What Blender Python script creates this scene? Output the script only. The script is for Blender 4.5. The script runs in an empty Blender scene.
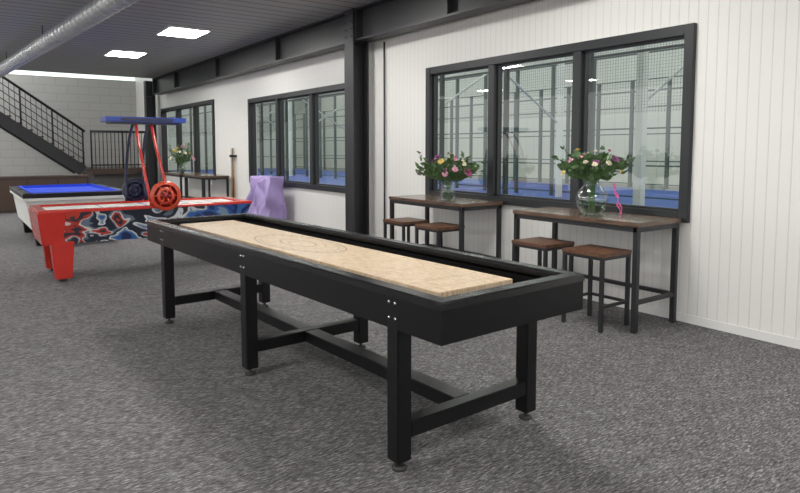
import bpy, bmesh, math, random
from mathutils import Vector, Matrix
random.seed(7)
S=bpy.context.scene
COL=S.collection
R=math.radians
try:
    S.view_settings.view_transform='Standard'
    S.view_settings.look='None'
except Exception: pass

# ------------------------------------------------------------ materials
def new_mat(name):
    m=bpy.data.materials.new(name); m.use_nodes=True
    nt=m.node_tree
    return m,nt,nt.nodes['Principled BSDF']
def M(name,col,rough=.5,metal=0,bump=0,bscale=200,var=0,vscale=8,spec=.5,coat=0):
    m,nt,b=new_mat(name)
    b.inputs['Base Color'].default_value=(*col,1)
    b.inputs['Roughness'].default_value=rough
    b.inputs['Metallic'].default_value=metal
    b.inputs['Specular IOR Level'].default_value=spec
    b.inputs['Coat Weight'].default_value=coat
    tc=nt.nodes.new('ShaderNodeTexCoord')
    n=nt.nodes.new('ShaderNodeTexNoise'); n.inputs['Scale'].default_value=vscale
    nt.links.new(tc.outputs['Object'],n.inputs['Vector'])
    mx=nt.nodes.new('ShaderNodeMix'); mx.data_type='RGBA'
    mx.inputs[6].default_value=(*[c*(1-var) for c in col],1)
    mx.inputs[7].default_value=(*[min(1,c*(1+var)) for c in col],1)
    nt.links.new(n.outputs['Fac'],mx.inputs[0]); nt.links.new(mx.outputs[2],b.inputs['Base Color'])
    if bump:
        n2=nt.nodes.new('ShaderNodeTexNoise'); n2.inputs['Scale'].default_value=bscale
        nt.links.new(tc.outputs['Object'],n2.inputs['Vector'])
        bp=nt.nodes.new('ShaderNodeBump'); bp.inputs['Strength'].default_value=bump; bp.inputs['Distance'].default_value=.01
        nt.links.new(n2.outputs['Fac'],bp.inputs['Height']); nt.links.new(bp.outputs['Normal'],b.inputs['Normal'])
    return m
def emit(name,col,st):
    m,nt,b=new_mat(name)
    b.inputs['Base Color'].default_value=(*col,1)
    b.inputs['Emission Color'].default_value=(*col,1); b.inputs['Emission Strength'].default_value=st
    return m
def ramp(nt,src,stops,interp='LINEAR'):
    r=nt.nodes.new('ShaderNodeValToRGB'); r.color_ramp.interpolation=interp
    e=r.color_ramp.elements
    while len(e)<len(stops): e.new(.5)
    for i,(p,c) in enumerate(stops):
        e[i].position=p; e[i].color=(*c,1)
    nt.links.new(src,r.inputs[0]); return r.outputs[0]
def mapping(nt,scale,rot=0):
    tc=nt.nodes.new('ShaderNodeTexCoord'); mp=nt.nodes.new('ShaderNodeMapping')
    mp.inputs['Scale'].default_value=scale; mp.inputs['Rotation'].default_value=(0,0,rot)
    nt.links.new(tc.outputs['Object'],mp.inputs['Vector']); return mp.outputs[0]
def noise(nt,vec,scale,detail=2,rough=.5,dist=0):
    n=nt.nodes.new('ShaderNodeTexNoise'); n.inputs['Scale'].default_value=scale
    n.inputs['Detail'].default_value=detail; n.inputs['Roughness'].default_value=rough; n.inputs['Distortion'].default_value=dist
    nt.links.new(vec,n.inputs['Vector']); return n.outputs['Fac']
def math_(nt,op,a,b_=None,c=None):
    n=nt.nodes.new('ShaderNodeMath'); n.operation=op
    for i,v in enumerate((a,b_,c)):
        if v is None: continue
        if isinstance(v,(int,float)): n.inputs[i].default_value=v
        else: nt.links.new(v,n.inputs[i])
    return n.outputs[0]
def wood(name,c1,c2,scale=(30,3,30),rough=.35,coat=0):
    m,nt,b=new_mat(name)
    f=noise(nt,mapping(nt,scale),1.5,6,.65)
    o=ramp(nt,f,[(.3,c1),(.7,c2)])
    nt.links.new(o,b.inputs['Base Color']); b.inputs['Roughness'].default_value=rough
    b.inputs['Coat Weight'].default_value=coat
    return m

black=M('black_satin',(.004,.004,.005),.27,spec=.6)
black_leg=M('black_leg',(.004,.004,.005),.36,spec=.35)
black_face=M('black_laminate',(.004,.004,.005),.42,spec=.25)
steel=M('charcoal_steel',(.016,.017,.020),.45,var=.15)
frame_m=M('anthracite_frame',(.016,.018,.021),.4,var=.1)
chrome=M('chrome_bolt',(.6,.6,.62),.2,1)
rubber=M('rubber',(.02,.02,.02),.6)
white_pl=M('white_laminate',(.74,.74,.72),.35,var=.04)
grey_m=M('galvanised_metal',(.46,.47,.48),.33,.5,var=.15,vscale=5)
red_m=M('red_gloss',(.52,.03,.022),.25,var=.1,coat=.4)
orange_m=M('orange_red_gloss',(.55,.06,.025),.25,var=.1,coat=.3)
blue_m=M('blue_gloss',(.02,.06,.35),.3,var=.15)
navy_m=M('dark_navy',(.015,.02,.06),.35)
cloth_blue=M('blue_pool_cloth',(.012,.055,.58),.9,var=.08,bump=.1,bscale=500)
lav=M('lavender_fabric',(.33,.25,.50),.45,var=.18,vscale=6,bump=.35,bscale=9)
lightpanel=emit('led_panel',(1,.98,.94),42)
strip_em=emit('clerestory_daylight',(.82,.95,.87),1.05)
brownwood=wood('dark_brown_wood',(.035,.02,.015),(.08,.045,.03))
seatwood=wood('stool_wood',(.05,.02,.012),(.20,.095,.05),(8,30,30),.4)
topwood=wood('bar_top_wood',(.05,.03,.02),(.17,.105,.07),(40,3,30),.25,.3)
stickwood=wood('cue_wood',(.35,.2,.1),(.5,.32,.17))

# carpet
carpet,nt,b=new_mat('carpet')
f1=noise(nt,mapping(nt,(26,125,1),R(35)),1,5,.70,.5)
f2=noise(nt,mapping(nt,(6,12,1),R(35)),1,4,.7)
f3=math_(nt,'MULTIPLY_ADD',f2,.18,f1)
o=ramp(nt,f3,[(.46,(.030,.029,.031)),(.56,(.088,.085,.088)),(.64,(.150,.146,.149)),(.76,(.38,.37,.375))])
nt.links.new(o,b.inputs['Base Color']); b.inputs['Roughness'].default_value=.75
b.inputs['Specular IOR Level'].default_value=.3
bp=nt.nodes.new('ShaderNodeBump'); bp.inputs['Strength'].default_value=.2; bp.inputs['Distance'].default_value=.004
nt.links.new(f1,bp.inputs['Height']); nt.links.new(bp.outputs['Normal'],b.inputs['Normal'])

def ribbed(name,base,groove,spacing,axis,width=.08,rough=.45,bstr=.5):
    m,nt,b=new_mat(name)
    tc=nt.nodes.new('ShaderNodeTexCoord'); sx=nt.nodes.new('ShaderNodeSeparateXYZ')
    nt.links.new(tc.outputs['Object'],sx.inputs[0])
    fr=math_(nt,'FRACT',math_(nt,'DIVIDE',sx.outputs[axis],spacing))
    o=ramp(nt,fr,[(0,groove),(width,base),(1-width,base),(1,groove)])
    h=ramp(nt,fr,[(0,(0,0,0)),(width,(1,1,1)),(1-width,(1,1,1)),(1,(0,0,0))])
    nt.links.new(o,b.inputs['Base Color']); b.inputs['Roughness'].default_value=rough
    bp=nt.nodes.new('ShaderNodeBump'); bp.inputs['Strength'].default_value=bstr; bp.inputs['Distance'].default_value=.01
    nt.links.new(h,bp.inputs['Height']); nt.links.new(bp.outputs['Normal'],b.inputs['Normal'])
    return m
wall_m=ribbed('white_ribbed_panel',(.76,.752,.725),(.61,.60,.58),.083,1,.07,.4,.3)
ceil_m=ribbed('grey_ribbed_ceiling',(.38,.38,.385),(.08,.08,.085),.26,1,.13)
hallwall_m=ribbed('hall_panel',(.42,.45,.41),(.32,.35,.32),.5,1,.05)
court_blue=M('court_blue',(.012,.055,.24),.5,var=.08)
hallfloor=M('hall_floor',(.16,.17,.16),.6)
m,nt,b=new_mat('grey_block'); block_m=m
br=nt.nodes.new('ShaderNodeTexBrick')
br.inputs['Color1'].default_value=(.44,.44,.42,1); br.inputs['Color2'].default_value=(.46,.46,.44,1)
br.inputs['Mortar'].default_value=(.38,.38,.365,1); br.inputs['Scale'].default_value=1
br.inputs['Brick Width'].default_value=.6; br.inputs['Row Height'].default_value=.24; br.inputs['Mortar Size'].default_value=.012
tc=nt.nodes.new('ShaderNodeTexCoord'); sx=nt.nodes.new('ShaderNodeSeparateXYZ'); cx=nt.nodes.new('ShaderNodeCombineXYZ')
nt.links.new(tc.outputs['Object'],sx.inputs[0]); nt.links.new(sx.outputs[0],cx.inputs[0]); nt.links.new(sx.outputs[2],cx.inputs[1])
nt.links.new(cx.outputs[0],br.inputs['Vector']); nt.links.new(br.outputs['Color'],b.inputs['Base Color'])
b.inputs['Roughness'].default_value=.8

def glass(name,base,pw,tint):
    m=bpy.data.materials.new(name); m.use_nodes=True; nt=m.node_tree; nt.nodes.clear()
    o=nt.nodes.new('ShaderNodeOutputMaterial'); mx=nt.nodes.new('ShaderNodeMixShader')
    t=nt.nodes.new('ShaderNodeBsdfTransparent'); g=nt.nodes.new('ShaderNodeBsdfGlossy')
    t.inputs[0].default_value=(*tint,1); g.inputs['Roughness'].default_value=.01
    lw=nt.nodes.new('ShaderNodeLayerWeight'); lw.inputs[0].default_value=.5
    f=math_(nt,'MULTIPLY_ADD',math_(nt,'POWER',lw.outputs['Facing'],pw),.7,base)
    nt.links.new(f,mx.inputs[0]); nt.links.new(t.outputs[0],mx.inputs[1]); nt.links.new(g.outputs[0],mx.inputs[2])
    nt.links.new(mx.outputs[0],o.inputs[0]); return m
pane_m=glass('window_glass',.09,5,(.86,.89,.85))
vglass=glass('vase_glass',.08,2.2,(.88,.93,.92))
water_m=glass('water',.03,4,(.76,.83,.78))
def meshmat(name,sp,wd,ax):
    m=bpy.data.materials.new(name); m.use_nodes=True; nt=m.node_tree; b=nt.nodes['Principled BSDF']
    b.inputs['Base Color'].default_value=(.05,.06,.06,1)
    tc=nt.nodes.new('ShaderNodeTexCoord'); sx=nt.nodes.new('ShaderNodeSeparateXYZ'); nt.links.new(tc.outputs['Object'],sx.inputs[0])
    outs=[math_(nt,'LESS_THAN',math_(nt,'FRACT',math_(nt,'DIVIDE',sx.outputs[a],sp)),wd) for a in ax]
    nt.links.new(math_(nt,'MAXIMUM',outs[0],outs[1]),b.inputs['Alpha']); return m
fence_mesh_m=meshmat('wire_mesh',.05,.06,(1,2))

m,nt,b=new_mat('splash_graphic'); graphic_m=m
v=mapping(nt,(1.0,1,1.5))
f=noise(nt,v,2.0,2.4,.5,1.1)
tc=nt.nodes.new('ShaderNodeTexCoord'); sx=nt.nodes.new('ShaderNodeSeparateXYZ'); nt.links.new(tc.outputs['Object'],sx.inputs[0])
f=math_(nt,'MULTIPLY_ADD',sx.outputs[0],-.12,f)
o=ramp(nt,f,[(0,(.02,.08,.36)),(.34,(.02,.03,.10)),(.39,(.03,.11,.34)),(.445,(.20,.28,.38)),(.48,(.58,.60,.62)),(.505,(.02,.025,.04)),(.57,(.12,.16,.22)),(.60,(.55,.54,.52)),(.625,(.42,.04,.03)),(.67,(.03,.035,.05)),(.73,(.50,.05,.03)),(.85,(.55,.20,.08))],'CONSTANT')
nt.links.new(o,b.inputs['Base Color']); b.inputs['Roughness'].default_value=.3

m,nt,b=new_mat('maple_playfield'); maple_m=m
f=noise(nt,mapping(nt,(45,9,1)),1.2,5,.7)
g=noise(nt,mapping(nt,(90,60,1)),1,4,.85)
f=math_(nt,'MULTIPLY_ADD',g,.8,f)
o=ramp(nt,f,[(.66,(.40,.275,.17)),(.86,(.60,.45,.30)),(1.0,(.72,.58,.42))])
nt.links.new(o,b.inputs['Base Color']); b.inputs['Roughness'].default_value=.32
ink=M('brown_ink',(.38,.27,.18),.4)

# ------------------------------------------------------------ geometry helpers
def addobj(name,me,parent=None,loc=(0,0,0),rot=(0,0,0)):
    o=bpy.data.objects.new(name,me); COL.objects.link(o)
    if parent: o.parent=parent
    o.location=loc; o.rotation_euler=rot
    return o
def top(o,label,cat,group=None,kind=None):
    o['label']=label; o['category']=cat
    if group: o['group']=group
    if kind: o['kind']=kind
    return o
def empty(name,loc,rz=0):
    e=bpy.data.objects.new(name,None); e.empty_display_size=.1; COL.objects.link(e)
    e.location=loc; e.rotation_euler=(0,0,rz); return e
def struct(o): o['kind']='structure'; return o
def bm_box(bm,c,s,rot=None,taper=None):
    r=bmesh.ops.create_cube(bm,size=1)
    vs=r['verts']
    for v in vs:
        v.co=Vector((v.co.x*s[0],v.co.y*s[1],v.co.z*s[2]))
        if taper and v.co.z<0: v.co.x*=taper; v.co.y*=taper
    if rot is not None: bmesh.ops.rotate(bm,verts=vs,cent=(0,0,0),matrix=rot)
    bmesh.ops.translate(bm,verts=vs,vec=c)
    return vs
def finish(bm,name,mat,bevel=0,smooth=False):
    if bevel:
        bmesh.ops.bevel(bm,geom=[e for e in bm.edges],offset=bevel,segments=2,affect='EDGES',clamp_overlap=True)
    bmesh.ops.recalc_face_normals(bm,faces=bm.faces)
    me=bpy.data.meshes.new(name); bm.to_mesh(me); bm.free()
    me.materials.append(mat)
    if smooth:
        for p in me.polygons: p.use_smooth=True
    return me
def boxes(name,lst,mat,parent=None,loc=(0,0,0),bevel=0,rz=0):
    bm=bmesh.new()
    for l in lst: bm_box(bm,l[0],l[1],l[2] if len(l)>2 else None)
    return addobj(name,finish(bm,name,mat,bevel),parent,loc,(0,0,rz))
def box(name,c,s,mat,parent=None,bevel=0,taper=None):
    bm=bmesh.new(); bm_box(bm,(0,0,0),s,None,taper)
    return addobj(name,finish(bm,name,mat,bevel),parent,c)
def lohi(a,b_):
    return (tuple((a[i]+b_[i])/2 for i in range(3)),tuple(abs(b_[i]-a[i]) for i in range(3)))
def lathe(name,prof,mat,parent=None,loc=(0,0,0),seg=28):
    bm=bmesh.new(); rings=[]
    for (r_,z) in prof:
        if r_<1e-5: rings.append([bm.verts.new((0,0,z))])
        else: rings.append([bm.verts.new((r_*math.cos(2*math.pi*i/seg),r_*math.sin(2*math.pi*i/seg),z)) for i in range(seg)])
    for a,b_ in zip(rings,rings[1:]):
        for i in range(seg):
            j=(i+1)%seg
            if len(a)==1 and len(b_)>1: bm.faces.new((a[0],b_[i],b_[j]))
            elif len(b_)==1 and len(a)>1: bm.faces.new((a[i],b_[0],a[j]))
            elif len(a)>1: bm.faces.new((a[i],b_[i],b_[j],a[j]))
    return addobj(name,finish(bm,name,mat,0,True),parent,loc)
def tube_bm(bm,pts,r,seg=10,cap=True):
    pts=[Vector(p) for p in pts]; rings=[]
    for i,p in enumerate(pts):
        d=(pts[min(i+1,len(pts)-1)]-pts[max(i-1,0)]).normalized()
        a=Vector((0,0,1)) if abs(d.z)<.9 else Vector((1,0,0))
        u_=d.cross(a).normalized(); w=d.cross(u_)
        rr=r[i] if isinstance(r,(list,tuple)) else r
        rings.append([bm.verts.new(p+u_*rr*math.cos(2*math.pi*k/seg)+w*rr*math.sin(2*math.pi*k/seg)) for k in range(seg)])
    for a,b_ in zip(rings,rings[1:]):
        for k in range(seg):
            j=(k+1)%seg; bm.faces.new((a[k],a[j],b_[j],b_[k]))
    if cap:
        bm.faces.new(rings[0]); bm.faces.new(rings[-1][::-1])
def tube(name,pts,r,mat,parent=None,loc=(0,0,0),seg=10):
    bm=bmesh.new(); tube_bm(bm,pts,r,seg)
    return addobj(name,finish(bm,name,mat,0,True),parent,loc)
def copy_tree(o,loc=None,rz=None):
    n=o.copy(); COL.objects.link(n)
    if loc is not None: n.location=loc
    if rz is not None: n.rotation_euler=(0,0,rz)
    for c in [c for c in bpy.data.objects if c.parent==o]:
        k=copy_tree(c); k.parent=n; k.matrix_parent_inverse=c.matrix_parent_inverse.copy()
    return n

# ------------------------------------------------------------ room shell
WX=4.97
CZ=3.38
YF=21.6
struct(box('floor',(-1.4,7.5,-.05),(13.04,30,.1),carpet))
wins=[('window_1',2.83,6.36,.84,2.465),('window_2',8.15,12.20,.77,2.45),('window_3',14.25,18.6,.74,2.58)]
parts=[]
y=-3
for (n,a,b_,z0,z1) in wins:
    parts.append(lohi((WX,y,0),(WX+.15,a,CZ+.05)))
    parts.append(lohi((WX,a,0),(WX+.15,b_,z0))); parts.append(lohi((WX,a,z1),(WX+.15,b_,CZ+.05)))
    y=b_
parts.append(lohi((WX,y,0),(WX+.15,YF+.1,CZ+.05)))
parts.append(lohi((WX,18.2,CZ+.05),(WX+.15,YF+.1,5.0)))
struct(boxes('wall_right',parts,wall_m))
struct(box('baseboard_right',(WX-.006,9.3,.035),(.012,24.5,.07),white_pl))
def pane(parent,x,y0,y1,z0,z1):
    bm=bmesh.new()
    bm.faces.new([bm.verts.new(p) for p in ((x,y0,z0),(x,y1,z0),(x,y1,z1),(x,y0,z1))])
    me=bpy.data.meshes.new('glass_pane'); bm.to_mesh(me); bm.free(); me.materials.append(pane_m)
    return addobj('glass_pane',me,parent)
for (n,a,b_,z0,z1) in wins:
    fw=.085; L=[]
    L.append(lohi((WX-.04,a,z0),(WX+.1,a+fw,z1))); L.append(lohi((WX-.04,b_-fw,z0),(WX+.1,b_,z1)))
    L.append(lohi((WX-.04,a+fw,z0),(WX+.1,b_-fw,z0+fw))); L.append(lohi((WX-.04,a+fw,z1-fw),(WX+.1,b_-fw,z1)))
    w=(b_-a)/3
    for k in (1,2):
        L.append(lohi((WX-.03,a+w*k-.05,z0+fw),(WX+.1,a+w*k+.05,z1-fw)))
    for k in range(3):
        ya=a+w*k+(fw if k==0 else .05); yb=a+w*(k+1)-(fw if k==2 else .05)
        for q in ((ya,z0+fw,ya+.022,z1-fw),(yb-.022,z0+fw,yb,z1-fw),(ya,z0+fw,yb,z0+fw+.022),(ya,z1-fw-.022,yb,z1-fw)):
            L.append(lohi((WX+.01,q[0],q[1]),(WX+.05,q[2],q[3])))
    f=struct(boxes(n,L,frame_m,bevel=.004))
    for k in range(3): pane(f,WX+.035,a+w*k+.05,a+w*(k+1)-.05,z0+.05,z1-.05)
struct(box('ceiling',(-1.4,6,CZ+.05),(13.04,24.4,.1),ceil_m))
struct(boxes('wall_far',[lohi((-8,YF,0),(WX,YF+.15,3.62)),lohi((-8,YF,4.4),(WX,YF+.15,5.0))],block_m))
struct(box('window_4',(-1.5,YF+.06,4.01),(12.9,.04,.78),strip_em))
struct(box('trim_1',(-1.5,20,5.05),(12.9,3.6,.1),white_pl))
struct(box('trim_2',(-1.5,18.18,3.8),(12.8,.04,.74),steel))

def beam(y0,y1):
    L=y1-y0; bm=bmesh.new(); h=.44
    for c,s_ in [((0,0,-h/2+.012),(.22,L,.025)),((0,0,h/2-.012),(.22,L,.025)),((0,0,0),(.03,L,h-.02))]: bm_box(bm,c,s_)
    for yy in (-L/2+.012,L/2-.012): bm_box(bm,(0,yy,0),(.24,.024,h))
    k=-L/2+2.4
    while k<L/2-.5: bm_box(bm,(0,k,0),(.2,.02,h-.03)); k+=3
    o=addobj('steel_beam',finish(bm,'steel_beam',steel),None,(4.74,(y0+y1)/2,CZ-.002-h/2))
    top(o,'long charcoal steel I-beam running beneath the ceiling','beam')
beam(-5.8,7.54); beam(7.80,18.17)
CH=CZ-.001
bm=bmesh.new()
for c,s_ in [((-.115,0,0),(.025,.24,CH-.01)),((.115,0,0),(.025,.24,CH-.01)),((0,0,0),(.22,.02,CH-.01)),((0,0,-CH/2+.01),(.3,.3,.02)),((0,0,CH/2-.44),(.26,.23,.02))]: bm_box(bm,c,s_)
for dz in (.08,.18,.28,.38): 
    for dy in (-.08,.08): bm_box(bm,(-.13,dy,CH/2-dz),(.012,.025,.025))
ob=addobj('steel_column',finish(bm,'steel_column',steel),None,(4.72,7.67,CH/2))
top(ob,'charcoal steel H-column standing before the white panelled wall','column')
o2=ob.copy(); COL.objects.link(o2); o2.location=(4.72,18.9,CH/2)
o2['label']='charcoal steel H-column beside the last window near the stairs'
o=tube('conduit_pipe',[(0,0,.0),(0,0,2.92)],.012,steel,None,(WX-.03,7.30,0)); top(o,'thin dark vertical conduit pipe fixed on the white wall','pipe')
o=box('wall_socket',(WX-.012,7.1,.28),(.024,.09,.14),white_pl,bevel=.004); top(o,'small white double socket low on the panelled wall','socket')

def led(x,y):
    r_=empty('ceiling_light',(x,y,CZ-.001))
    top(r_,'flat square white LED ceiling light panel, switched on','light','ceiling light panels')
    boxes('frame',[((0,-.41,-.01),(.66,.02,.02)),((0,.41,-.01),(.66,.02,.02)),((-.32,0,-.01),(.02,.82,.02)),((.32,0,-.01),(.02,.82,.02))],white_pl,r_)
    box('diffuser',(0,0,-.008),(.62,.8,.012),lightpanel,r_)
for (x,y) in [(3.24,10.72),(3.0,13.8),(3.2,7.2),(3.2,3.6),(3.2,0),(-.6,0),(-.6,3.4),(-.6,-3),(-.6,10.7),(-.6,13.8),(-.6,17),(-4.5,0),(-4.5,3.4),(-4.5,7.9),(-4.5,11.6),(-4.5,15.3)]: led(x,y)  # far panels of the middle row are unseen, added to brighten that end

bm=bmesh.new(); pts=[];rr=[]
NN=100
for i in range(NN):
    yy=-2+i*(20/NN)
    for d,q in ((0,.112),(.160,.112),(.165,.124),(.190,.124)): pts.append((0,yy+d,0)); rr.append(q)
tube_bm(bm,pts,rr,20)
o=addobj('ventilation_duct',finish(bm,'ventilation_duct',grey_m,0,False),None,(2.14,0,3.09),(0,0,R(4.3))); top(o,'round galvanised spiral ventilation duct hanging from the ceiling','duct')
for k in range(5):
    h=box('hanger',(0,1+k*3.5,.204),(.012,.03,.17),steel,o)

# ------------------------------------------------------------ shuffleboard
sb=empty('shuffleboard_table',(1.95,3.85,0),R(3.1))
top(sb,'long black shuffleboard table with pale maple playfield standing on carpet','shuffleboard table')
HW,HL,ZT,ZB=.475,1.90,.835,.657
def ring(bm,hw,hl,t,z0,z1):
    bm_box(bm,(-(hw-t/2),0,(z0+z1)/2),(t,2*hl,z1-z0)); bm_box(bm,(hw-t/2,0,(z0+z1)/2),(t,2*hl,z1-z0))
    bm_box(bm,(0,-(hl-t/2),(z0+z1)/2),(2*(hw-t),t,z1-z0)); bm_box(bm,(0,hl-t/2,(z0+z1)/2),(2*(hw-t),t,z1-z0))
bm=bmesh.new(); ring(bm,HW,HL,.03,ZB,ZT-.02)
addobj('cabinet',finish(bm,'cabinet',black_face),sb)
def rail(hw,hl,w,z0,z1,bev):
    bm=bmesh.new()
    prof=[(0,z0),(0,z1-bev*.5),(bev*.5,z1),(w-bev,z1),(w,z1-bev),(w,z0)]
    rings=[[bm.verts.new((sx*(hw-d),sy*(hl-d),z)) for sx,sy in((-1,-1),(1,-1),(1,1),(-1,1))] for d,z in prof]
    for a,b_ in zip(rings,rings[1:]+rings[:1]):
        for i in range(4):
            j=(i+1)%4; bm.faces.new((a[i],a[j],b_[j],b_[i]))
    return bm
addobj('rail',finish(rail(HW+.004,HL+.004,.085,ZT-.035,ZT,.014),'rail',black),sb)
box('gutter',(0,0,ZB+.03),(2*HW-.06,2*HL-.06,.02),black_face,sb)
zi=(ZB+ZT)/2-.02
for c,s_ in (((-HW+.06,0,zi),(.05,2*HL-.1,.12)),((HW-.06,0,zi),(.05,2*HL-.1,.12)),((0,-HL+.06,zi),(.8,.05,.12)),((0,HL-.06,zi),(.8,.05,.12))):
    box('inner_wall',c,s_,black_leg,sb)
ZP=.799
box('playfield',(-.01,.03,ZP-.015),(.50,3.36,.03),maple_m,sb,bevel=.003)
box('playfield_base',(-.01,.03,ZP-.075),(.46,3.30,.09),black_face,sb)
bm=bmesh.new(); zt=.0
def strip(pts,w):
    for (x0,y0_),(x1,y1_) in zip(pts,pts[1:]):
        d=Vector((x1-x0,y1_-y0_)); L=d.length
        if L<1e-6: continue
        n=Vector((-d.y,d.x))/L*w/2
        bm.faces.new([bm.verts.new((p[0],p[1],zt)) for p in ((x0-n.x,y0_-n.y),(x1-n.x,y1_-n.y),(x1+n.x,y1_+n.y),(x0+n.x,y0_+n.y))])
for sgn in (-1,1):
    for yy in (1.56,1.42,1.12): strip([(-.24,sgn*yy),(.22,sgn*yy)],.005)
def arc(cx,cy,rx,ry,w,a0=0,a1=360):
    strip([(cx+rx*math.cos(R(a)),cy+ry*math.sin(R(a))) for a in range(a0,a1+1,10)],w)
arc(0,.10,.21,.52,.014); arc(0,.10,.18,.44,.007)
for a in range(0,360,15):
    c_,s_=math.cos(R(a)),math.sin(R(a)); strip([(.187*c_,.10+.455*s_),(.204*c_,.10+.50*s_)],.010)
arc(0,.10,.085,.20,.012); arc(0,.10,.045,.10,.010,20,160); arc(0,.10,.13,.31,.006,200,340)
addobj('printed_marking',finish(bm,'printed_marking',ink),sb,(0,0,ZP+.0006))
LX,LY=.436,1.545
for i,(lx,ly) in enumerate([(sx*LX,sy*LY-.035) for sy in (-1,0,1) for sx in (-1,1)]):
    l=box('leg',(lx,ly,.37),(.08,.08,.65),black_leg,sb,bevel=.004)
    lathe('levelling_foot',[(0,0),(.034,0),(.036,.012),(.02,.02),(.01,.024),(.01,.06),(0,.06)],rubber,l,(0,0,-.37),16)
    for dz in (-.035,.035):
        for dy in (-.022,.022):
            sx=-1 if lx<0 else 1
            bo=lathe('bolt',[(0,.006),(.006,.005),(.008,.002),(.008,0)],chrome,l,(sx*(HW-LX+.0005),dy,.74-.37+dz),12)
            bo.rotation_euler=(0,sx*math.pi/2,0)
for ly in (-LY,0,LY):
    box('crossbar',(0,ly-.035,.185),(2*LX-.08,.075,.075),black_leg,sb,bevel=.004)
for s_ in (-1,1):
    box('stretcher',(0,s_*LY/2-.035,.185),(.105,LY-.075,.072),black_leg,sb,bevel=.004)

# ------------------------------------------------------------ bar tables and stools
def bar_table(y0,y1,h,x0=4.31,x1=4.91,lab=''):
    L=y1-y0; Wd=x1-x0
    t=empty('bar_table',((x0+x1)/2,(y0+y1)/2,0))
    top(t,lab,'table')
    box('tabletop',(0,0,h-.018),(Wd,L,.036),topwood,t,bevel=.003)
    q=.042
    boxes('frame',[((s*(Wd/2-.03),0,h-.056),(q,L-.04,.04)) for s in(-1,1)]+[((0,s*(L/2-.03),h-.056),(Wd-.04,q,.04)) for s in(-1,1)],steel,t)
    for sx in(-1,1):
        for sy in(-1,1):
            box('leg',(sx*(Wd/2-.03),sy*(L/2-.03),(h-.036)/2),(q,q,h-.036),steel,t,bevel=.002)
    for sy in(-1,1): box('footrail',(0,sy*(L/2-.03),.24),(Wd-.10,.032,.032),steel,t)
    box('footrail',(Wd/2-.03,0,.24),(.032,L-.1,.032),steel,t)
    return t
TH=.878
bar_table(2.87,4.21,TH,lab='dark wood bar table with black steel legs, holding the globe vase')
bar_table(4.94,6.28,TH,lab='dark wood bar table with black steel legs, holding pink flowers')
bar_table(13.25,14.5,TH,lab='empty dark bar table against the wall past the cue rack')
bar_table(14.8,16.2,TH,lab='dark bar table with cream and orange flowers by the last window')
st=empty('bar_stool',(4.31,3.25,0))
top(st,'low backless bar stool with brown wooden seat and black steel legs','stool','stools at the bar tables')
box('seat',(0,0,.612),(.38,.41,.03),seatwood,st,bevel=.004)
boxes('frame',[((s*.17,0,.585),(.026,.37,.024)) for s in(-1,1)]+[((0,s*.185,.585),(.34,.026,.024)) for s in(-1,1)],steel,st)
for sx in(-1,1):
    for sy in(-1,1): box('leg',(sx*.17,sy*.185,.2985),(.028,.028,.597),steel,st)
for sy in(-1,1): box('footrest',(0,sy*.185,.20),(.312,.022,.022),steel,st)
box('footrest',(.17,0,.20),(.022,.342,.022),steel,st)
for yy in (3.83,5.30,5.92): copy_tree(st,loc=(4.31,yy,0))

# ------------------------------------------------------------ bouquets
leafm=M('leaf_green',(.08,.15,.055),.5,var=.7,vscale=30)
stemm=M('stem_green',(.07,.16,.05),.5)
petal={ 'pink':M('pink_petal',(.62,.30,.40),.6,var=.2),'purple':M('purple_petal',(.24,.07,.20),.6,var=.3),'cream':M('cream_petal',(.76,.72,.54),.6,var=.1),'orange':M('orange_petal',(.72,.55,.16),.6,var=.2),'rose':M('rose_petal',(.38,.08,.20),.6,var=.2)}
flmesh={}
for k,mt in petal.items():
    bm=bmesh.new()
    for ring_i,(n,rad,up,sz) in enumerate([(9,.030,.002,.020),(7,.020,.012,.017),(5,.010,.018,.012)]):
        for i in range(n):
            a=2*math.pi*i/n+ring_i*.4
            c=Vector((math.cos(a),math.sin(a),0)); t=Vector((-math.sin(a),math.cos(a),0))
            vs=[bm.verts.new(c*(rad-sz)*.3+Vector((0,0,0))),bm.verts.new(c*rad*.8+t*sz*.55+Vector((0,0,up))),bm.verts.new(c*(rad+sz*.5)+Vector((0,0,up*1.4))),bm.verts.new(c*rad*.8-t*sz*.55+Vector((0,0,up)))]
            bm.faces.new(vs)
    r0=bmesh.ops.create_icosphere(bm,subdivisions=1,radius=.013)
    bmesh.ops.translate(bm,verts=r0['verts'],vec=(0,0,.008))
    flmesh[k]=finish(bm,'flower_'+k,mt)
def neck_z(p): return max(q[1] for q in p)
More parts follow.
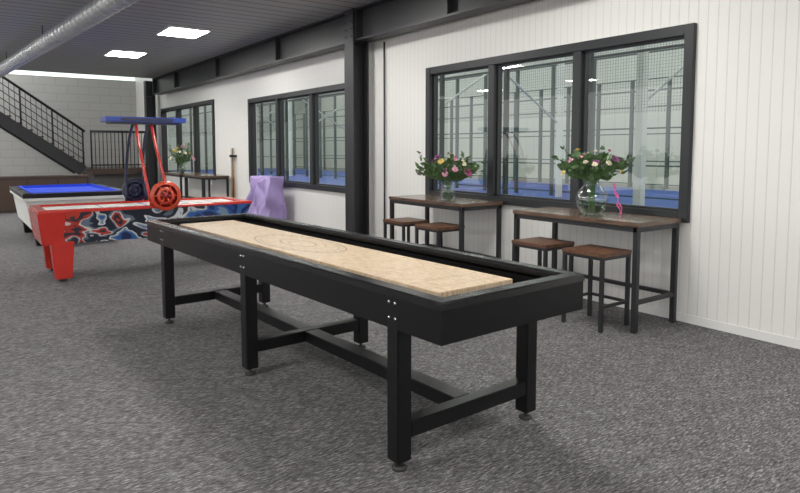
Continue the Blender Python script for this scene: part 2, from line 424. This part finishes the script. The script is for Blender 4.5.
def bouquet(loc,vase_prof,water_prof,spread,hgt,neck,cols,nfl,lab,vlab,leafn=170,fs=1.0):
    v=lathe('flower_vase',vase_prof,vglass,None,loc); top(v,vlab,'vase')
    lathe('water',water_prof,water_m,v,(0,0,0))
    b_=empty('bouquet',(loc[0],loc[1],loc[2]+.012)); top(b_,lab,'flowers')
    bm=bmesh.new(); bl=bmesh.new(); nz=neck_z(vase_prof)
    heads=[]
    for i in range(nfl):
        a=i*2.399+random.uniform(-.4,.4); rr=spread*math.sqrt((i+.5)/nfl)*random.uniform(.8,1.1)
        z=nz+(hgt-nz)*(1-.62*(rr/spread)**2)+random.uniform(-.07,.05)
        heads.append(Vector((rr*math.cos(a)*.85,rr*math.sin(a),z)))
    for i,h in enumerate(heads):
        a=random.uniform(0,6.28)
        base=Vector((math.cos(a)*neck*.5,math.sin(a)*neck*.5,.015)); mid=Vector((h.x*.14,h.y*.14,nz))
        tube_bm(bm,[base,mid,h*.6+mid*.4,h],.0025,5)
    tips=[]
    for i in range(17):
        a=random.uniform(0,6.28); rr=spread*random.uniform(.5,1.25)
        t=Vector((rr*math.cos(a)*.85,rr*math.sin(a),nz+(hgt-nz)*random.uniform(.35,1.3)))
        if rr>spread: t.z=min(t.z,nz+(hgt-nz)*.85)
        mid=Vector((t.x*.14,t.y*.14,nz)); tube_bm(bm,[mid,t*.55+mid*.45,t],.002,5); tips.append((mid,t))
    addobj('stems',finish(bm,'stems',stemm),b_)
    def leaf(c,d,L,w):
        s_=d.cross(Vector((random.random(),random.random(),random.random()))).normalized()
        n=d.cross(s_)
        P=[c-d*L/2,c-d*L*.15+s_*w+n*.006,c+d*L*.2+s_*w*.8+n*.004,c+d*L/2,c+d*L*.2-s_*w*.8+n*.004,c-d*L*.15-s_*w+n*.006]
        bl.faces.new([bl.verts.new(p) for p in P])
    for mid,t in tips:
        for k in range(10):
            q=.35+.65*k/9; c=mid.lerp(t,q)+Vector((random.uniform(-.02,.02),random.uniform(-.02,.02),random.uniform(-.02,.02)))
            d=((t-mid).normalized()+Vector((random.uniform(-1,1),random.uniform(-1,1),random.uniform(-.6,.6)))).normalized()
            leaf(c,d,random.uniform(.04,.07),.013)
    for i in range(leafn):
        rr=spread*1.0*math.sqrt(random.random()); a=random.uniform(0,6.28)
        q=random.uniform(.05,1.0)
        z=nz+(hgt-nz)*q*(1-.35*(rr/spread)**2)
        rr*=min(1,.35+q*1.2)
        c=Vector((rr*math.cos(a)*.85,rr*math.sin(a),z)); L=random.uniform(.05,.12); w=L*random.uniform(.15,.27)
        d=Vector((math.cos(a)*.7+random.uniform(-.4,.4),math.sin(a)*.9+random.uniform(-.4,.4),random.uniform(-.4,1.1))).normalized()
        leaf(c,d,L,w)
    f=addobj('foliage',finish(bl,'foliage',leafm),b_); f['kind']='stuff'
    for i,h in enumerate(heads):
        o=addobj('flower',flmesh[cols[i%len(cols)]],b_,h)
        d=Vector((h.x,h.y,.22)).normalized(); o.rotation_euler=d.to_track_quat('Z','Y').to_euler()
        k=random.uniform(.6,1.35)*fs; o.scale=(k,k,k)
globe=[(0,0),(.06,0),(.09,.015),(.125,.07),(.138,.13),(.125,.19),(.09,.235),(.068,.255),(.066,.275),(.078,.29)]
gw=[(0,.006),(.058,.006),(.085,.02),(.118,.07),(.129,.12),(0,.12)]
bouquet((4.56,3.50,TH+.001),globe,gw,.30,.53,.05,['cream','pink','orange','purple','cream','rose','orange','purple'],24,'mixed bouquet of pink, cream and purple blooms in globe vase','clear globe glass vase with water on the bar table',230,1.0)
cylv=[(0,0),(.06,0),(.075,.01),(.085,.08),(.082,.14),(.07,.17),(.09,.21)]
cw=[(0,.006),(.055,.006),(.072,.03),(.080,.10),(0,.10)]
bouquet((4.56,5.46,TH+.001),cylv,cw,.38,.46,.05,['pink','purple','rose','cream','purple','orange','pink'],29,'full bouquet of pink and purple blooms with greenery','clear flared glass vase on the second bar table',270,1.1)
bouquet((4.55,15.45,TH+.001),cylv,cw,.34,.60,.05,['orange','cream','pink','cream'],20,'bouquet of cream and orange blooms by the last window','clear glass vase on the dark bar table by the last window',160,1.5)
ribm=M('pink_ribbon',(.75,.12,.36),.5)
rb=empty('ribbon',(4.735,3.335,TH+.001)); top(rb,'thin pink ribbon hanging from the neck of the globe vase','ribbon')
for s_,(x0,ph) in enumerate(((0,0),(.022,1.6))):
    bm=bmesh.new(); prev=None
    for i in range(30):
        t=i/29
        p=(-.045*(1-t)+x0*t*.8+.007*math.sin(t*16+ph),.04*(1-t)-x0*t*.58-.005*math.sin(t*16+ph),.27*(1-t)+.004)
        w_=.0045+.002*math.sin(t*20)
        a=bm.verts.new((p[0]-w_*.81,p[1]+w_*.58,p[2]-.002)); c=bm.verts.new((p[0]+w_*.81,p[1]-w_*.58,p[2]+.002))
        if prev: bm.faces.new((prev[0],prev[1],c,a))
        prev=(a,c)
    addobj('strand',finish(bm,'strand',ribm),rb)

# ------------------------------------------------------------ air hockey table
ah=empty('air_hockey_table',(1.93,8.12,0))
top(ah,'red air hockey table with splash graphics and overhead score unit','air hockey table')
hx,hy=1.19,.46
def tapered(name,hx0,hy0,z0,hx1,hy1,z1,mat,parent,loc=(0,0,0),bevel=0):
    bm=bmesh.new()
    a=[bm.verts.new((sx*hx0,sy*hy0,z0)) for sx,sy in((-1,-1),(1,-1),(1,1),(-1,1))]
    c=[bm.verts.new((sx*hx1,sy*hy1,z1)) for sx,sy in((-1,-1),(1,-1),(1,1),(-1,1))]
    bm.faces.new(a[::-1]); bm.faces.new(c)
    for i in range(4):
        j=(i+1)%4; bm.faces.new((a[i],a[j],c[j],c[i]))
    return addobj(name,finish(bm,name,mat,bevel),parent,loc)
tapered('body',hx-.12,hy-.05,.41,hx,hy,.765,graphic_m,ah)
addobj('rail',finish(rail(hx+.004,hy+.004,.10,.757,.79,.012),'rail',red_m),ah)
box('playing_surface',(0,0,.757),(2*hx-.18,2*hy-.18,.02),white_pl,ah)
for xx,ww in ((0,.02),(-.5,.012),(.5,.012)): box('centre_line',(xx,0,.768),(ww,.68,.002),blue_m,ah)
tapered('end_panel',.10,hy-.03,.41,.14,hy+.008,.76,red_m,ah,(-(hx-.125),0,0),bevel=.008)
for sx in(-1,1):
    for sy in(-1,1):
        l=tapered('leg',.085,.065,.03,.115,.075,.44,red_m,ah,(sx*(hx-.22),sy*(hy-.08),0),bevel=.01)
        lathe('foot',[(0,0),(.04,0),(.04,.02),(.02,.03),(0,.03)],rubber,l,(0,0,0),14)
ou=box('score_unit',(0.02,0,1.80),(.92,.36,.06),blue_m,ah,bevel=.008)
box('lamp_strip',(0,0,-.040),(.80,.28,.02),navy_m,ou)
box('display',(0,-.182,0),(.6,.006,.035),navy_m,ou)
def bez(p0,p1,p2,n=12):
    p0,p1,p2=Vector(p0),Vector(p1),Vector(p2)
    return [p0*(1-t)**2+p1*2*t*(1-t)+p2*t*t for t in [i/n for i in range(n+1)]]
for dx in(-.09,.09):
    tube('arch_tube',bez((dx,-.06,1.77),(dx-.06,-.46,1.42),(dx*1.3+.09,-hy+.02,.78)),.018,red_m,ah)
    tube('arch_tube',bez((dx,.06,1.77),(dx-.02,.50,1.42),(dx*1.3,hy-.04,.78)),.018,navy_m,ah)
def disc(name,loc,mat,mat2,Rr=.165,solid=True):
    d=lathe(name,[(Rr-.04,.02),(Rr,.02),(Rr,-.02),(Rr-.04,-.02),(Rr-.04,.02)],mat,ah,loc,32); d.rotation_euler=(R(90),0,0)
    lathe('inner_ring',[(Rr*.40,.015),(Rr*.58,.015),(Rr*.58,-.015),(Rr*.40,-.015),(Rr*.40,.015)],mat,d,(0,0,0),24)
    lathe('hub',[(0,.02),(Rr*.18,.02),(Rr*.2,-.01),(0,-.01)],mat2,d,(0,0,0),16)
    if solid: lathe('back_plate',[(0,-.012),(Rr-.03,-.012),(Rr-.03,-.018),(0,-.018)],mat2,d,(0,0,0),28)
    for k in range(6):
        a=k*math.pi/3
        tube('spoke',[(Rr*.1*math.cos(a),Rr*.1*math.sin(a),0),((Rr-.02)*math.cos(a),(Rr-.02)*math.sin(a),0)],.012,mat,d,seg=6)
disc('score_ring',(.12,-hy-.03,.90),orange_m,M('dark_red',(.22,.01,.01),.3),.175); disc('score_ring',(-.0,hy+.03,.92),navy_m,navy_m,.15)

# ------------------------------------------------------------ pool table
pt=empty('pool_table',(1.55,11.75,0)); top(pt,'white pool table with dark rail and bright blue cloth on carpet','pool table')
tapered('body',.62,1.10,.26,.68,1.20,.71,white_pl,pt,bevel=.01)
addobj('rail',finish(rail(.72,1.25,.12,.735,.80,.015),'rail',black_leg),pt)
box('apron',(0,0,.715),(1.43,2.49,.05),white_pl,pt,bevel=.004)
box('cloth',(0,0,.75),(1.25,2.3,.03),cloth_blue,pt)
for c,s_ in (((-.58,0,.785),(.05,2.2,.045)),((.58,0,.785),(.05,2.2,.045)),((0,-1.11,.785),(1.10,.05,.045)),((0,1.11,.785),(1.10,.05,.045))): box('cushion',c,s_,cloth_blue,pt,bevel=.008)
for sx in(-1,1):
    for sy in(-1,0,1): lathe('pocket',[(.055,.0),(.06,.004),(.045,.006),(.045,-.02),(0,-.02)],rubber,pt,(sx*.65,sy*1.17,.799),16)
for sx in(-1,1):
    for sy in(-1,1): tapered('leg',.07,.09,0,.10,.12,.30,black_face,pt,(sx*.48,sy*.92,0),bevel=.008)

# ------------------------------------------------------------ lavender bag
bm=bmesh.new()
bmesh.ops.create_cube(bm,size=1); bmesh.ops.subdivide_edges(bm,edges=bm.edges[:],cuts=27,use_grid_fill=True)
for v in bm.verts:
    z=v.co.z+.5
    x,y_=v.co.x,v.co.y
    v.co=Vector((x*(.40-.18*z)+.06*z,y_*1.06*(1-.12*z),z*(.89+.06*abs(math.sin(5*y_+.6))+.025*math.sin(21*y_))))
    f_=.09*(abs(math.sin(8*y_+2.2*z))-.5)*(.4+.6*z)+.05*(abs(math.sin(6*z-6*y_+1))-.5)+.022*math.sin(23*y_+9*z)
    v.co.x+=-f_*(1 if x<0.2 else .15)
    v.co.y+=.035*math.sin(9*z+3*x)
    if z<.02: v.co.z=0
o=addobj('fabric_bag',finish(bm,'bag',lav,0,True),None,(4.62,10.74,.0)); top(o,'large creased lavender fabric sack leaning on the wall','bag')

cr=empty('cue_rack',(WX-.04,13.05,0)); top(cr,'narrow dark rack holding wooden cues on the wall','cue rack')
for z in (.0251,1.3): box('rack',(0,0,z),(.07,.26,.05),black,cr)
for k in(-.08,0,.08): tube('cue',[(-.01,k,.05),(-.01,k,1.47)],[.018,.010],stickwood if k else black_leg,cr,seg=8)

# ------------------------------------------------------------ stairs
LZ=.90
stc=empty('staircase',(3.12,20.1,LZ)); top(stc,'black steel staircase with railing rising past grey block wall','staircase')
n=17; rise=.18; run=.245
for s_ in(-.5,.5):
    L=math.hypot(n*run,n*rise); ang=math.atan2(rise,run)
    o=box('stringer',(-n*run/2-.08,s_,n*rise/2-.06),(L,.06,.30),steel,stc); o.rotation_euler=(0,ang,0)
bm=bmesh.new()
for i in range(n): bm_box(bm,(-(i+.5)*run-.04,0,(i+1)*rise-.02),(run+.02,.95,.04))
addobj('treads',finish(bm,'treads',seatwood),stc)
tube('handrail',[(0,-.5,1.04),(-n*run,-.5,n*rise+1.04)],.035,steel,stc)
for dz in (.25,.45,.65,.85): tube('handrail',[(-.03,-.5,dz),(-n*run,-.5,n*rise+dz)],.012,steel,stc)
for i in range(0,n*2):
    x=-(i+.5)*run/2; z=-x/run*rise
    tube('baluster',[(x,-.5,z+.05),(x,-.5,z+1.03)],.009 if i%6 else .025,steel,stc,seg=6)
lp=empty('stair_landing',(4.04,20.2,0)); top(lp,'raised landing with black balustrade at the foot of stairs','landing')
box('platform',(0,.1,LZ-.08),(1.7,2.2,.16),brownwood,lp); box('plinth',(0,.2,(LZ-.16)/2),(1.5,1.9,LZ-.16),M('dark_plinth',(.10,.095,.09),.6),lp)
tube('handrail',[(-.84,-.9,LZ+1.04),(.82,-.9,LZ+1.04)],.035,steel,lp); tube('handrail',[(-.84,-.9,LZ+.1),(.82,-.9,LZ+.1)],.018,steel,lp)
for i in range(17): tube('baluster',[(-.82+i*1.64/16,-.9,LZ),(-.82+i*1.64/16,-.9,LZ+1.03)],.025 if i in(0,8,16) else .012,steel,lp,seg=6)
sd=empty('sideboard',(1.75,17,0)); top(sd,'low dark brown wooden sideboard behind the pool table','sideboard')
box('body',(0,0,.39),(1.9,.5,.78),M('dark_cabinet',(.03,.022,.02),.5),sd); box('countertop',(0,0,.80),(2.0,.56,.04),brownwood,sd)
for k in range(3):
    d=box('door',(-.62+k*.62,-.258,.40),(.58,.015,.68),brownwood,sd); box('handle',(.22,-.015,.1),(.015,.015,.14),chrome,d)

# ------------------------------------------------------------ sports hall beyond the glass
struct(box('floor_hall',(15.1,19,-.06),(20,52,.1),hallfloor))
o=box('padel_court',(14,19,.0),(12.8,50,.02),court_blue); top(o,'bright blue indoor court surface in the hall beyond glass','court')
struct(box('wall_hall',(23,19,3.8),(.2,52,7.8),hallwall_m)); struct(box('wall_end',(14.1,45,3.8),(18,.2,7.8),hallwall_m))
struct(box('ceiling_hall',(14.2,19,7.75),(18,52,.1),M('hall_ceiling',(.6,.62,.60),.7)))
postm=M('fence_post_dark',(.02,.03,.03),.5)
postg=M('fence_post_green',(.04,.065,.06),.5)
def fence(x,y0,y1,step,h,lab,ws,pm,zs=(.15,2.0,3.0),mesh=True):
    f=empty('court_fence',(x,y0,0)); top(f,lab,'fence','court fences')
    n_=int((y1-y0)/step)
    for i in range(n_+1): box('post',(0,i*step,h/2+.01),(ws,ws,h),pm,f)
    for z in zs+(h,): box('fence_rail',(0,(y1-y0)/2,z),(.035,y1-y0,.04),pm,f)
    if mesh: box('wire_mesh',(0,(y1-y0)/2,h/2+1),(.004,y1-y0,h-2.05),fence_mesh_m,f)
fence(9.0,-1,43,2,4.0,'dark steel court fence with wire mesh, close to the glass',.08,postm,(.15,3.0))
fence(15.2,-.3,43,1.5,4.0,'dark green steel court fence dividing the two courts',.09,postg,(.15,1.0,2.0,3.0),False)
fence(21,-.6,43,1.5,4.0,'dark green steel court fence across the court',.11,postg,(.15,1.0,2.0,3.0),False)
trm=M('white_steel',(.48,.52,.48),.5)
for i,yy in enumerate((6.4,12.4,18.4,24.4,30.4,36.4)):
    t=empty('portal_frame',(9.6,yy,0)); top(t,'pale green-grey steel portal frame with thin braces in the sports hall','frame','portal frames')
    for xx in (0,5): box('post',(xx,0,3.87),(.14,.14,7.66),trm,t)
    box('chord',(2.5,0,5.2),(5,.1,.1),trm,t)
    tube('brace',[(0,0,2.2),(5,0,5.2)],.03,trm,t,seg=8); tube('brace',[(5,0.08,2.2),(0,0.08,5.2)],.03,trm,t,seg=8)
for i,yy in enumerate((3,9,15,21,27,33,39)):
    for xx in (8.5,14,20):
        m_=bpy.data.materials.get('hall_led') or emit('hall_led',(1,1,.96),20)
        o=box('hall_light',(xx,yy,7.66),(.5,2.2,.08),m_); top(o,'bright rectangular LED fixture on the hall ceiling','light','hall ceiling lights')

# ------------------------------------------------------------ lights, world, camera
w=bpy.data.worlds.new('World'); S.world=w; w.use_nodes=True
bg=w.node_tree.nodes['Background']; bg.inputs[0].default_value=(1,.99,.97,1); bg.inputs[1].default_value=1.68
def area(loc,size,power,rot=(0,0,0),col=(1,1,1)):
    l=bpy.data.lights.new('fill_light','AREA'); l.shape='RECTANGLE'; l.size=size[0]; l.size_y=size[1]; l.energy=power; l.color=col
    o=bpy.data.objects.new('fill_light',l); COL.objects.link(o); o.location=loc; o.rotation_euler=rot; return o
area((14.5,10,7.3),(12,20),1300,col=(1,.99,.92)); area((14.5,32,7.3),(12,20),1300,col=(1,.99,.92))  # area lights without fixtures, added to brighten the hall
area((-1,20,4.9),(6,1.5),150)

H=1.45;F=630.;hor=149.;th=R(35.5);tp=.08;p=math.atan(tp)
cam=bpy.data.cameras.new('Camera'); co=bpy.data.objects.new('Camera',cam); COL.objects.link(co); S.camera=co
cam.sensor_fit='HORIZONTAL'; cam.sensor_width=36; cam.lens=F/800*36
co.location=(0,0,H); co.rotation_euler=(R(90)-p,0,-th)
y0=hor+F*tp
cam.shift_y=-(246.5-y0)/800
cam.clip_start=.05; cam.clip_end=200
